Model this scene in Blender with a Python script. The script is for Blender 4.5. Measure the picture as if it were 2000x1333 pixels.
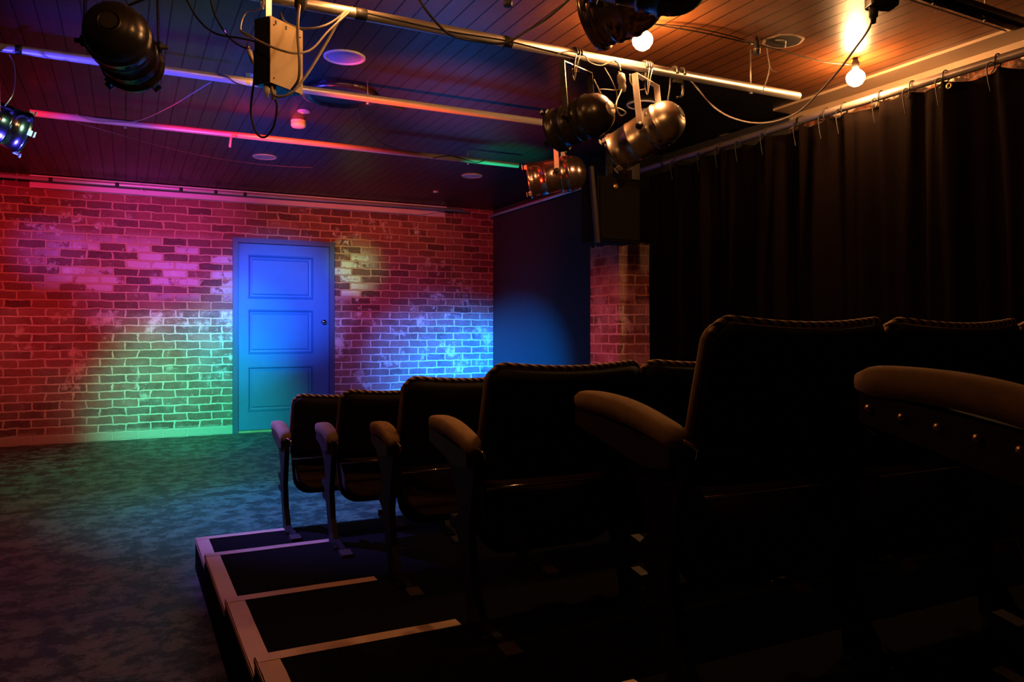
import bpy, math, random
from mathutils import Vector, Matrix, noise
random.seed(7)
for o in list(bpy.data.objects): bpy.data.objects.remove(o)
S = bpy.context.scene
COL = S.collection
PI = math.pi

# ---------------------------------------------------------------- camera
F_PX = 1505.0; VPU = 245.0; HV = 646.0; H = 1.15
YAW = math.atan((1000-VPU)/F_PX)
cam_d = bpy.data.cameras.new('camera'); cam = bpy.data.objects.new('camera', cam_d); COL.objects.link(cam)
cam.location = (0, 0, H); cam.rotation_euler = (PI/2, 0, -YAW)
cam_d.sensor_width = 36; cam_d.lens = F_PX/2000*36; cam_d.shift_y = (HV-666.5)/2000; cam_d.clip_start = 0.05
S.camera = cam
S.view_settings.view_transform = 'Standard'; S.view_settings.look = 'None'
S.view_settings.exposure = 0.0; S.view_settings.gamma = 1.0
S.view_settings.use_curve_mapping = False
w = bpy.data.worlds.new('world'); S.world = w; w.use_nodes = True
w.node_tree.nodes['Background'].inputs[0].default_value = (0.5, 0.5, 0.8, 1)
w.node_tree.nodes['Background'].inputs[1].default_value = 0.0005

FW = Vector((math.sin(YAW), math.cos(YAW), 0)); RT = Vector((math.cos(YAW), -math.sin(YAW), 0)); UP = Vector((0, 0, 1))
CAMP = Vector((0, 0, H))
def P(u, v, Y=None, X=None, Z=None, d=None):
    """a point of the room seen at photo pixel (u,v) on the plane Y=, X=, Z= or at depth d"""
    r = FW + RT*((u-1000)/F_PX) + UP*((HV-v)/F_PX)
    if Y is not None: k = Y/r.y
    elif X is not None: k = X/r.x
    elif Z is not None: k = (Z-H)/r.z
    else: k = d
    return CAMP + r*k

# ---------------------------------------------------------------- room sizes
WY = 9.06      # brick stage wall
WX = 4.27      # right wall
CZ = 2.71      # ceiling
LX = -3.2; RY = -2.2

# ---------------------------------------------------------------- stage lights
def spot(name, loc, target, power, color, size, blend=1.0, rad=0.05):
    l = bpy.data.lights.new(name, 'SPOT'); l.energy = power; l.color = color
    l.spot_size = math.radians(size); l.spot_blend = blend; l.shadow_soft_size = rad
    o = bpy.data.objects.new(name, l); COL.objects.link(o); o.location = loc
    o.rotation_euler = (Vector(target)-Vector(loc)).to_track_quat('-Z', 'Y').to_euler()
    return o
def wp(u, v): return P(u, v, Y=WY)
RED=(1,.015,.04); MAG=(.85,.04,.75); BLU=(.0,.16,1); GRN=(0,1,.32); ORG=(1,.22,.03); CYA=(0,.55,1); PUR=(.35,.08,1)
# red washes over the brick wall
spot('red_wash_left', (-1.2,4.95,2.45), wp(170,440), 330, (1,.006,.07), 64)
spot('red_wash_left_low', (-1.6,4.95,2.4), wp(60,690), 90, (1,.06,.02), 58)
spot('red_wash_right', (.35,4.95,2.45), wp(850,450), 300, (1,.012,.004), 50)
spot('red_wash_middle', (.1,4.95,2.45), wp(560,410), 90, (1,.01,.06), 46)
spot('amber_wash', (.3,3.6,2.45), wp(690,430), 130, (1,.4,.02), 24)
spot('magenta_wash', (-.6,4.95,2.45), wp(320,490), 300, (.75,.05,1), 30)
spot('purple_spot', (-.5,3.6,2.48), wp(385,575), 800, (.25,.12,1), 15)
spot('blue_patch_left', (-.9,3.6,2.48), wp(95,490), 630, (.15,.1,1), 9)
spot('blue_door_spot', (.2,3.6,2.48), wp(545,585), 2500, (0,.2,1), 18)
spot('cyan_door_spot', (.1,3.6,2.48), wp(470,650), 1260, (0,.6,1), 15)
spot('blue_right_spot', (.5,3.6,2.48), wp(880,740), 5600, (0,.2,1), 21)
spot('blue_black_wall_spot', (.5,3.7,2.48), (WX,8.85,.2), 13000, (0,.2,1), 25)
spot('lavender_spot', (.4,3.6,2.48), wp(745,680), 420, (.55,.12,1), 26)
spot('green_wall_spot', (-.3,3.6,2.48), wp(388,795), 2000, (0,.95,.55), 24)
spot('white_green_spot', (-.5,3.6,2.48), wp(270,730), 154, (.4,1,.6), 20)
spot('green_small_spot', (.2,3.6,2.48), wp(695,520), 810, (.05,1,.3), 8)
# floor pools
spot('floor_green', (.2,7.4,2.55), P(360,905,Z=0), 90, (0,1,.35), 90)
spot('floor_cyan', (-1,6.4,2.4), P(500,985,Z=0), 170, (0,.7,.8), 52)
spot('floor_blue', (.9,6.2,2.5), P(530,990,Z=0), 280, (0,.2,1), 46)
spot('floor_red', (-1.5,5,2.4), P(290,1130,Z=0), 16, (1,.12,.15), 70)
spot('floor_amber', (-1.5,6,2.4), P(220,1000,Z=0), 22, (1,.35,.1), 50)
spot('tape_lavender', (-.6,5.6,2.45), (.66,4.05,.5), 620, (.22,.17,1), 26)
# up-lights that catch the pipes
spot('up_blue', (-2.2,4.0,.3), (.2,4.7,2.6), 2000, (.06,.05,1), 26)
spot('up_purple', (-1.6,4.6,.3), (.6,6.0,2.6), 330, (.4,.12,1), 36)
spot('up_red', (-.8,3.3,.3), (1.95,4.75,2.6), 4200, (1,.06,.01), 23)
spot('up_red_far', (-.8,4.9,.3), (1.9,6.02,2.6), 340, (1,.06,.03), 28)
spot('up_green', (1.9,4.9,.4), (2.95,6.02,2.6), 900, (0,1,.4), 17)
spot('up_lilac', (-1.5,7.2,.5), (1.2,8.9,2.6), 120, (.55,.3,1), 60)
spot('up_orange_far', (-2.0,5.2,.4), (-.4,6.02,2.6), 40, (1,.35,.15), 22)
spot('side_red', (-.4,4.0,.4), (3.8,5.75,1.15), 320, (1,.06,.1), 17)
# the house end: warm bulbs of the same festoon, out of the frame behind and above the viewer
WARM = (1, .42, .13)
for i,(x,y) in enumerate([(.87,3.12),(1.3,2.0),(.2,1.9)]):
    l = bpy.data.lights.new('festoon_bulb_light', 'POINT'); l.energy = (7,14,9)[i]; l.color = WARM; l.shadow_soft_size = .035
    o = bpy.data.objects.new('festoon_bulb_light', l); COL.objects.link(o); o.location = (x, y, 2.6)
BULB_L = 350.0
BULB_POS = [P(1255,78,Z=2.6), P(1671,151,Z=2.6)]

# ---------------------------------------------------------------- node helpers
class NT:
    def __init__(s, name):
        s.m = bpy.data.materials.new(name); s.m.use_nodes = True
        s.t = s.m.node_tree; s.t.nodes.clear()
        s.out = s.t.nodes.new('ShaderNodeOutputMaterial'); s.b = s.t.nodes.new('ShaderNodeBsdfPrincipled')
        s.t.links.new(s.b.outputs[0], s.out.inputs[0])
        tc = s.t.nodes.new('ShaderNodeTexCoord'); s.tc = tc; s.obj = tc.outputs['Object']
    def setv(s, inp, v):
        if isinstance(v, bpy.types.NodeSocket): s.t.links.new(v, inp)
        elif isinstance(v, (tuple, list)) and inp.type == 'RGBA': inp.default_value = (v[0], v[1], v[2], 1)
        else: inp.default_value = v
    def n(s, typ, ins={}, **kw):
        nd = s.t.nodes.new(typ)
        for k, v in kw.items(): setattr(nd, k, v)
        for k, v in ins.items(): s.setv(nd.inputs[k], v)
        return nd
    def math(s, op, a, b=0, clamp=False):
        nd = s.n('ShaderNodeMath', {0: a, 1: b}, operation=op); nd.use_clamp = clamp; return nd.outputs[0]
    def mix(s, f, a, b, bt='MIX'):
        nd = s.n('ShaderNodeMixRGB', {0: f, 1: a, 2: b}, blend_type=bt); return nd.outputs[0]
    def noise(s, vec, scale, detail=4, rough=.6, dist=0):
        return s.n('ShaderNodeTexNoise', {'Vector': vec, 'Scale': scale, 'Detail': detail, 'Roughness': rough, 'Distortion': dist}).outputs[0]
    def ramp(s, f, a, b):
        nd = s.n('ShaderNodeMapRange', {0: f, 1: a, 2: b, 3: 0.0, 4: 1.0}); nd.clamp = True; return nd.outputs[0]
    def sep(s, vec):
        nd = s.n('ShaderNodeSeparateXYZ', {0: vec}); return nd.outputs
    def comb(s, x, y, z=0.0):
        return s.n('ShaderNodeCombineXYZ', {0: x, 1: y, 2: z}).outputs[0]
    def scale(s, vec, sc):
        return s.n('ShaderNodeMapping', {'Vector': vec, 'Scale': sc}).outputs[0]
    def bump(s, h, strength=.3, dist=.01, normal=None):
        ins = {'Strength': strength, 'Distance': dist, 'Height': h}
        if normal is not None: ins['Normal'] = normal
        return s.n('ShaderNodeBump', ins).outputs[0]
    def fin(s, **kw):
        names = {'color': 'Base Color', 'rough': 'Roughness', 'metal': 'Metallic', 'normal': 'Normal', 'coat': 'Coat Weight', 'spec': 'Specular IOR Level', 'sheen': 'Sheen Weight'}
        for k, v in kw.items(): s.setv(s.b.inputs[names[k]], v)
        return s.m

def simple(name, color, rough=.5, metal=0.0, nscale=30, var=.25, bump=.1, dist=.002, spec=.5, stretch=(1,1,1)):
    t = NT(name); v = t.scale(t.obj, stretch); f = t.noise(v, nscale, 5)
    c = t.mix(f, tuple(x*(1-var) for x in color), tuple(min(1, x*(1+var)) for x in color))
    r = t.math('ADD', rough-.08, t.math('MULTIPLY', f, .16))
    return t.fin(color=c, rough=r, metal=metal, spec=spec, normal=t.bump(f, bump, dist))

def brick_mat(name, pier=False):
    t = NT(name); x, y, z = t.sep(t.obj)[0:3]
    hx = t.math('ADD', x, y) if pier else x
    nz = t.n('ShaderNodeTexNoise', {'Vector': t.obj, 'Scale': 7.0, 'Detail': 5.0, 'Roughness': .65})
    nc = t.n('ShaderNodeSeparateColor', {0: nz.outputs[1]})
    hx2 = t.math('ADD', hx, t.math('MULTIPLY', t.math('SUBTRACT', nc.outputs[0], .5), .07))
    z2 = t.math('ADD', z, t.math('MULTIPLY', t.math('SUBTRACT', nc.outputs[1], .5), .036))
    br = t.n('ShaderNodeTexBrick', {'Vector': t.comb(hx2, z2), 'Scale': 1.0, 'Mortar Size': t.math('ADD', .004, t.math('MULTIPLY', t.noise(t.obj, 4.5, 4, .7), .011)), 'Mortar Smooth': .3,
             'Bias': 0.0, 'Brick Width': .24, 'Row Height': .086, 'Color1': (0, 0, 0), 'Color2': (1, 1, 1), 'Mortar': (.5, .5, .5)})
    rnd = t.n('ShaderNodeSeparateColor', {0: br.outputs[0]}).outputs[0]; mort = br.outputs[1]
    fine = t.noise(t.obj, 60, 6, .7); med = t.noise(t.obj, 9, 5, .7); big = t.noise(t.obj, 1.6, 4, .6)
    c = t.mix(rnd, (.07, .022, .020), (.30, .10, .078))
    c = t.mix(t.math('MULTIPLY', t.ramp(fine, .4, .8), .6), c, t.mix(.5, c, (.5, .25, .2)))
    c = t.mix(t.math('MULTIPLY', t.ramp(t.noise(t.obj, 2.3, 5, .7), .5, .75), .6), c, (.04, .018, .016))
    # pale wash left on some courses, with ragged outline
    patch = t.math('MULTIPLY', t.ramp(med, .56, .66), t.ramp(big, .5, .62))
    c = t.mix(t.math('MULTIPLY', patch, .85), c, (.78, .74, .7))
    if not pier:   # pale painted bricks left of the door and a few beside it
        def band(a_, b_, cc, d_): return t.math('MULTIPLY', t.ramp(x, a_, a_+.25), t.ramp(x, b_, b_-.25))
        reg = t.math('MULTIPLY', t.math('MULTIPLY', t.ramp(x, -.95, -.5), t.ramp(x, 1.25, 1.0)), t.math('MULTIPLY', t.ramp(z, 1.45, 1.6), t.ramp(z, 2.2, 2.0)))
        reg2 = t.math('MULTIPLY', t.math('MULTIPLY', t.ramp(x, 2.1, 2.2), t.ramp(x, 2.75, 2.45)), t.math('MULTIPLY', t.ramp(z, 1.5, 1.6), t.ramp(z, 2.15, 2.0)))
        pale = t.math('MULTIPLY', t.math('MULTIPLY', reg, t.ramp(rnd, .46, .5)), t.ramp(med, .38, .46))
        pale2 = t.math('MULTIPLY', t.math('MULTIPLY', reg2, t.ramp(rnd, .52, .55)), t.ramp(med, .36, .44))
        c = t.mix(t.math('MULTIPLY', pale, .75), c, (.62, .52, .58))
        c = t.mix(t.math('MULTIPLY', pale2, .9), c, (.72, .72, .62))
    dado = t.ramp(t.math('ADD', z, t.math('MULTIPLY', med, .06)), 1.41, 1.38)    # older, limewashed lower wall
    low = t.math('MULTIPLY', dado, t.ramp(t.noise(t.obj, 3.2, 5, .7), .3, .7))
    c = t.mix(t.math('MULTIPLY', low, .42), c, (.55, .50, .47))
    mc = t.mix(dado, (.52, .30, .2), (.72, .66, .6))
    c = t.mix(mort, c, mc)
    sm = t.math('MULTIPLY', dado, t.math('MULTIPLY', t.ramp(t.noise(t.obj, 3.4, 7, .72), .55, .64), t.ramp(z, .25, .5)))
    c = t.mix(t.math('MULTIPLY', sm, .85), c, (.82, .80, .78))
    if not pier:
        foot = t.ramp(t.math('ADD', z, t.math('MULTIPLY', med, .10)), .17, .13)
        c = t.mix(t.math('MULTIPLY', foot, .8), c, (.6, .57, .52))
    else:
        pw = t.ramp(t.noise(t.obj, 4, 4, .6), .45, .6)
        c = t.mix(t.math('MULTIPLY', pw, .5), c, (.7, .5, .5))
        edge = t.ramp(t.math('ADD', z, t.math('MULTIPLY', t.noise(t.obj, 14, 4, .7), .16)), 1.985, 1.995)
        c = t.mix(edge, c, (.008, .008, .008))
    h = t.math('ADD', t.math('MULTIPLY', t.math('SUBTRACT', 1.0, mort), 1.0), t.math('MULTIPLY', fine, .45))
    h = t.math('ADD', h, t.math('MULTIPLY', med, .5))
    rough = t.math('ADD', .42, t.math('MULTIPLY', fine, .35))
    return t.fin(color=c, rough=(.85 if pier else rough), spec=(.15 if pier else .45), normal=t.bump(h, .85, .012))

def ceiling_mat():
    t = NT('ceiling_boards'); x, y, z = t.sep(t.obj)[0:3]
    bw = .098
    q = t.math('DIVIDE', x, bw); fr = t.math('FRACT', t.math('ADD', q, 100.0)); idn = t.math('FLOOR', q)
    groove = t.math('LESS_THAN', fr, .075)
    rnd = t.n('ShaderNodeTexWhiteNoise', {'W': idn}, noise_dimensions='1D').outputs[0]
    g = t.noise(t.comb(t.math('ADD', t.math('MULTIPLY', x, 22.0), t.math('MULTIPLY', rnd, 40)), t.math('MULTIPLY', y, 1.2)), 1.0, 6, .65, 1.2)
    blot = t.noise(t.obj, 3.5, 4, .6)
    wood = t.mix(g, (.07, .022, .007), (.30, .105, .034))
    wood = t.mix(t.math('MULTIPLY', t.ramp(blot, .45, .7), .6), wood, (.07, .025, .010))
    wood = t.mix(t.math('MULTIPLY', rnd, .35), wood, (.14, .05, .02))
    dark = t.mix(g, (.006, .0055, .0055), (.021, .018, .019))
    dark = t.mix(t.math('MULTIPLY', rnd, .5), dark, (.008, .007, .008))
    # the stage end is painted black; the paint stops in an uneven line
    e = t.ramp(t.math('ADD', y, t.math('MULTIPLY', t.noise(t.obj, 2.5, 4, .6), .12)), 3.74, 3.86)
    c = t.mix(e, wood, dark)
    c = t.mix(t.math('MULTIPLY', groove, t.math('SUBTRACT', 1.0, t.math('MULTIPLY', e, .45))), c, (.006, .003, .002))
    h = t.math('ADD', t.math('MULTIPLY', t.math('SUBTRACT', 1.0, groove), 1.0), t.math('MULTIPLY', g, .15))
    r = t.math('ADD', .22, t.math('MULTIPLY', g, .25))
    h = t.math('ADD', h, t.math('MULTIPLY', blot, .5))
    sp = t.math('MULTIPLY', t.math('SUBTRACT', 1.0, t.math('MULTIPLY', groove, .8)), t.math('SUBTRACT', .5, t.math('MULTIPLY', e, .36)))
    return t.fin(color=c, rough=r, spec=sp, normal=t.bump(h, .6, .006))

def floor_mat():
    t = NT('floor_worn_black'); x, y, z = t.sep(t.obj)[0:3]
    a = t.noise(t.obj, 7.0, 12, .78, .2); b = t.noise(t.obj, 1.3, 5, .6); f = t.noise(t.obj, 26, 6, .7)
    k = t.ramp(a, .47, .54)
    c = t.mix(k, (.007, .007, .008), (.19, .185, .175))
    c = t.mix(t.math('MULTIPLY', t.ramp(b, .35, .7), .25), c, (.03, .03, .028))
    vor = t.n('ShaderNodeTexVoronoi', {'Vector': t.obj, 'Scale': 5.5, 'Randomness': 1.0}).outputs[0]
    drop = t.math('MULTIPLY', t.ramp(vor, .30, .22), t.ramp(t.noise(t.obj, 1.3, 3, .5), .50, .56))
    c = t.mix(t.math('MULTIPLY', drop, .7), c, (.01, .01, .01))
    wob = t.math('MULTIPLY', t.math('SUBTRACT', t.noise(t.obj, 2.5, 4, .6), .5), .03)
    seam = t.math('LESS_THAN', t.math('ABSOLUTE', t.math('SUBTRACT', t.math('ADD', y, wob), 5.74)), .022)
    c = t.mix(seam, c, (.012, .006, .004))
    r = t.math('ADD', .32, t.math('MULTIPLY', f, .3))
    h = t.math('ADD', t.math('MULTIPLY', f, .5), t.math('MULTIPLY', a, 1.0)); h = t.math('SUBTRACT', h, t.math('MULTIPLY', seam, 1.2))
    return t.fin(color=c, rough=r, spec=.5, normal=t.bump(h, .9, .015))

def right_wall_mat():
    t = NT('right_wall_paint_and_brick'); x, y, z = t.sep(t.obj)[0:3]
    br = t.n('ShaderNodeTexBrick', {'Vector': t.comb(y, z), 'Scale': 1.0, 'Mortar Size': .006, 'Mortar Smooth': .2, 'Brick Width': .24, 'Row Height': .086,
             'Color1': (.20, .06, .03), 'Color2': (.28, .09, .045), 'Mortar': (.22, .15, .1)})
    n1 = t.noise(t.obj, 6, 6, .75)
    n2 = t.noise(t.scale(t.obj, (1, .6, 1)), 5, 5, .7)
    plaster = t.ramp(t.math('ADD', z, t.math('MULTIPLY', n2, .22)), 2.705, 2.715)
    hole = t.ramp(t.noise(t.obj, 9, 4, .7), .66, .68)
    c = t.mix(t.ramp(n1, .42, .5), br.outputs[0], (.03, .014, .009))
    c = t.mix(t.math('MULTIPLY', plaster, t.math('SUBTRACT', 1.0, hole)), c, (.75, .62, .5))
    blk = t.ramp(t.math('ADD', y, t.math('MULTIPLY', n2, .25)), 4.15, 4.2)
    c = t.mix(blk, c, (.035, .034, .036))
    return t.fin(color=c, rough=.8, spec=.25, normal=t.bump(t.math('ADD', n1, t.math('MULTIPLY', plaster, .8)), .35, .012))

def braid_mat():
    t = NT('striped_braid'); x, y, z = t.sep(t.obj)[0:3]
    s = t.math('ADD', t.math('ADD', x, t.math('MULTIPLY', y, .8)), t.math('MULTIPLY', z, 1.0))
    k = t.math('LESS_THAN', t.math('FRACT', t.math('ADD', t.math('MULTIPLY', s, 36.0), 50.0)), .45)
    c = t.mix(k, (.85, .60, .38), (.06, .03, .02))
    return t.fin(color=c, rough=.75, spec=.2, normal=t.bump(k, .4, .003))

M = {}
M['brick'] = brick_mat('old_red_brick'); M['pier'] = brick_mat('pier_brick', True)
M['ceiling'] = ceiling_mat(); M['floor'] = floor_mat(); M['right_wall'] = right_wall_mat(); M['braid'] = braid_mat()
M['black_wall'] = simple('black_wall_paint', (.03, .03, .032), .8, nscale=8)
M['cornice'] = simple('cream_cornice_paint', (.42, .30, .20), .5, nscale=5, var=.12)
M['door'] = simple('blue_door_paint', (.03, .17, .45), .42, nscale=12, var=.1, bump=.05)
M['frame'] = simple('dark_door_frame_paint', (.05, .09, .22), .45, nscale=12, var=.12, bump=.05)
M['steel'] = simple('galvanised_tube', (.62, .58, .55), .34, .85, nscale=25, var=.15, bump=.05, stretch=(.3, 1, 1))
M['pipe_paint'] = simple('grey_white_tube', (.68, .65, .66), .38, .35, nscale=20, var=.12, bump=.04)
M['rail'] = simple('curtain_rail_tube', (.50, .42, .38), .4, .5, nscale=15, var=.12, bump=.05)
M['alu'] = simple('brushed_silver_can', (.62, .55, .46), .30, .95, nscale=18, var=.15, bump=.03)
M['polished'] = simple('polished_can', (.55, .50, .48), .2, 1.0, nscale=10, var=.12, bump=.03)
M['copper'] = simple('dull_polished_can', (.50, .36, .33), .22, .95, nscale=14, var=.12, bump=.06)
M['black_metal'] = simple('black_lamp_enamel', (.018, .016, .014), .28, .0, nscale=25, bump=.05, spec=.6)
M['black'] = simple('black_rubber', (.012, .011, .010), .55, nscale=40)
M['cable'] = simple('black_cable', (.02, .017, .015), .42, nscale=50)
M['cable_grey'] = simple('grey_cable', (.32, .27, .22), .42, nscale=50)
M['steel_wire'] = simple('steel_wire', (.7, .62, .52), .3, .9, nscale=80)
M['strap'] = simple('pale_strap_steel', (.72, .62, .56), .42, .3, nscale=30)
M['dimmer'] = simple('tan_dimmer_plate', (.42, .31, .17), .5, .1, nscale=60, var=.12)
M['white'] = simple('white_plastic', (.72, .70, .70), .4, nscale=20, var=.05, bump=.02)
M['grille'] = simple('speaker_grille', (.55, .52, .62), .6, 0, nscale=200, var=.3)
M['foot'] = simple('worn_brown_foot', (.035, .022, .014), .6)
M['carpet'] = simple('black_riser_carpet', (.007, .007, .0078), .95, nscale=120, var=.4, bump=.4, dist=.004, spec=.03)
M['tape'] = simple('pale_tape', (.66, .45, .32), .5, nscale=14, var=.12, bump=.06)
M['velvet'] = simple('worn_tan_velvet', (.36, .24, .13), .85, nscale=26, var=.4, bump=.4, dist=.004, spec=.15)
M['back_vinyl'] = simple('black_seat_back', (.014, .011, .009), .7, nscale=20, var=.3, spec=.25)
M['seat_cloth'] = simple('brown_seat_cloth', (.032, .021, .012), .9, nscale=40, var=.35, bump=.3, dist=.003, spec=.1)
M['cushion'] = simple('dark_seat_velvet', (.07, .045, .028), .9, nscale=26, var=.4, bump=.3, dist=.004, spec=.1)
M['iron'] = simple('black_cast_iron', (.007, .006, .006), .6, 0, nscale=40, bump=.2, spec=.2)
M['wood_board'] = simple('dark_arm_board', (.022, .013, .008), .55, nscale=12, stretch=(4, .5, 4))
M['brass'] = simple('brass', (.62, .42, .2), .3, .95, nscale=60)
M['chrome'] = simple('chrome', (.75, .75, .78), .12, 1.0, nscale=30, var=.05, bump=.01)
M['curtain'] = simple('black_drape', (.007, .0042, .0032), 1.0, nscale=90, var=.3, bump=.3, dist=.003, spec=.02)
M['speaker'] = simple('black_speaker_cloth', (.009, .007, .005), .8, nscale=90, spec=.1)
M['blue'] = simple('blue_plastic', (.02, .10, .5), .5, nscale=20)
M['plaster'] = simple('torn_plaster', (.5, .36, .24), .9, nscale=25, bump=.6, dist=.01)
def emis(name, c, s):
    t = NT(name); e = t.n('ShaderNodeEmission', {0: c, 1: s}); t.t.links.new(e.outputs[0], t.out.inputs[0]); return t.m
M['bulb'] = emis('lit_bulb', (1, .47, .17), BULB_L)
M['red_led'] = emis('red_indicator', (1, .03, .03), 6)

# ---------------------------------------------------------------- mesh helpers
class MB:
    def __init__(s): s.v = []; s.f = []; s.sm = []
    def add(s, vs, fs, smooth=False):
        o = len(s.v); s.v += [Vector(p) for p in vs]; s.f += [tuple(i+o for i in f) for f in fs]; s.sm += [smooth]*len(fs); return s
    def box(s, c, size, rot=None, bev=0.0):
        c = Vector(c); hx, hy, hz = [k/2 for k in size]
        if bev <= 0:
            vs = [Vector((x*hx, y*hy, z*hz)) for x in (-1, 1) for y in (-1, 1) for z in (-1, 1)]
            fs = [(0,1,3,2),(4,6,7,5),(0,4,5,1),(2,3,7,6),(0,2,6,4),(1,5,7,3)]
            if rot is not None: vs = [rot @ p for p in vs]
            return s.add([c+p for p in vs], fs)
        b = min(bev, hx*.9, hy*.9, hz*.9)   # rounded slab: superellipse style grid
        vs = []; fs = []; N = 4; idx = {}
        def key(p): return tuple(round(k, 6) for k in p)
        def vert(p):
            k = key(p)
            if k not in idx: idx[k] = len(vs); vs.append(Vector(p))
            return idx[k]
        hs = (hx, hy, hz)
        for ax in range(3):
            for sg in (-1, 1):
                a1, a2 = (ax+1) % 3, (ax+2) % 3
                def co(h):
                    return [-h] + [-h+b*(i/N) for i in range(1, N+1)] + [h-b*(1-i/N) for i in range(0, N)] + [h]
                A, B = co(hs[a1]), co(hs[a2])
                grid = []
                for u_ in A:
                    row = []
                    for v_ in B:
                        p = [0, 0, 0]; p[ax] = sg*hs[ax]; p[a1] = u_; p[a2] = v_
                        q = [max(-(hs[i]-b), min(hs[i]-b, p[i])) for i in range(3)]
                        dlt = Vector([p[i]-q[i] for i in range(3)])
                        if dlt.length > 1e-9: dlt = dlt.normalized()*b
                        row.append(vert(tuple(q[i]+dlt[i] for i in range(3))))
                    grid.append(row)
                for i in range(len(A)-1):
                    for j in range(len(B)-1):
                        q4 = (grid[i][j], grid[i+1][j], grid[i+1][j+1], grid[i][j+1])
                        if len(set(q4)) >= 3:
                            q4 = tuple(dict.fromkeys(q4))
                            fs.append(q4 if sg > 0 else q4[::-1])
        if rot is not None: vs = [rot @ p for p in vs]
        return s.add([c+p for p in vs], fs, True)
    def lathe(s, prof, org, axis, seg=32, cap=True, smooth=True):
        """prof: list of (distance along axis, radius)"""
        a = Vector(axis).normalized(); t = Vector((0, 0, 1)) if abs(a.z) < .9 else Vector((1, 0, 0))
        e1 = a.cross(t).normalized(); e2 = a.cross(e1); org = Vector(org); vs = []; fs = []
        for (h, r) in prof:
            for k in range(seg):
                g = 2*PI*k/seg; vs.append(org + a*h + (e1*math.cos(g)+e2*math.sin(g))*max(r, 1e-5))
        for i in range(len(prof)-1):
            for k in range(seg):
                k2 = (k+1) % seg; fs.append((i*seg+k, i*seg+k2, (i+1)*seg+k2, (i+1)*seg+k))
        s.add(vs, fs, smooth)
        if cap:
            o = len(s.v)-len(vs)
            s.f.append(tuple(o+k for k in range(seg))[::-1]); s.sm.append(False)
            s.f.append(tuple(o+(len(prof)-1)*seg+k for k in range(seg))); s.sm.append(False)
        return s
    def cyl(s, p0, p1, r, r1=None, seg=16):
        p0 = Vector(p0); p1 = Vector(p1); return s.lathe([(0, r), ((p1-p0).length, r if r1 is None else r1)], p0, p1-p0, seg)
    def tube(s, pts, r, seg=8, sub=6, rz=None):
        pts = [Vector(p) for p in pts]
        if sub > 1 and len(pts) > 2:
            q = []; n = len(pts)
            for i in range(n-1):
                a, b, c, d = pts[max(i-1, 0)], pts[i], pts[i+1], pts[min(i+2, n-1)]
                for k in range(sub):
                    t = k/sub; q.append(.5*((2*b)+(c-a)*t+(2*a-5*b+4*c-d)*t*t+(3*b-a-3*c+d)*t**3))
            q.append(pts[-1]); pts = q
        vs = []; fs = []; prev = None; n = len(pts)
        for i, p in enumerate(pts):
            t = (pts[min(i+1, n-1)]-pts[max(i-1, 0)]).normalized()
            if prev is None:
                ref = Vector((0, 0, 1)) if abs(t.z) < .9 else Vector((1, 0, 0)); e1 = t.cross(ref).normalized()
            else: e1 = (prev - t*prev.dot(t)).normalized()
            prev = e1; e2 = t.cross(e1)
            for k in range(seg):
                g = 2*PI*k/seg; vs.append(p+(e1*math.cos(g)+e2*math.sin(g))*r)
        for i in range(n-1):
            for k in range(seg):
                k2 = (k+1) % seg; fs.append((i*seg+k, i*seg+k2, (i+1)*seg+k2, (i+1)*seg+k))
        fs.append(tuple(range(seg))[::-1]); fs.append(tuple((n-1)*seg+k for k in range(seg)))
        return s.add(vs, fs, True)
    def prism(s, outline, fn, t0, t1):
        """outline: 2-D points; fn(a,b,t)->3-D"""
        n = len(outline); vs = [fn(a, b, t0) for a, b in outline]+[fn(a, b, t1) for a, b in outline]
        fs = [tuple(range(n))[::-1], tuple(range(n, 2*n))]+[(i, (i+1) % n, n+(i+1) % n, n+i) for i in range(n)]
        return s.add(vs, fs)
    def grid(s, fn, nu, nv, smooth=True, thick=None):
        vs = [fn(i/nu, j/nv) for i in range(nu+1) for j in range(nv+1)]
        fs = [(i*(nv+1)+j, (i+1)*(nv+1)+j, (i+1)*(nv+1)+j+1, i*(nv+1)+j+1) for i in range(nu) for j in range(nv)]
        return s.add(vs, fs, smooth)
    def build(s, name, mat, parent=None):
        off = Vector((0, 0, 0)); p = parent
        while p is not None: off += p.location; p = p.parent
        me = bpy.data.meshes.new(name); me.from_pydata([tuple(v-off) for v in s.v], [], s.f); me.update()
        for pl, sm in zip(me.polygons, s.sm): pl.use_smooth = sm
        import bmesh
        b = bmesh.new(); b.from_mesh(me); bmesh.ops.recalc_face_normals(b, faces=b.faces); b.to_mesh(me); b.free()
        me.materials.append(mat)
        o = bpy.data.objects.new(name, me); COL.objects.link(o); o.parent = parent
        return o
def tag(o, label=None, cat=None, group=None, kind=None):
    if label: o['label'] = label
    if cat: o['category'] = cat
    if group: o['group'] = group
    if kind: o['kind'] = kind
    return o
def empty(name, loc, label=None, cat=None, group=None):
    o = bpy.data.objects.new(name, None); COL.objects.link(o); o.location = loc; o.empty_display_size = .05
    return tag(o, label, cat, group)
def V(*a): return Vector(a)

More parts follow.
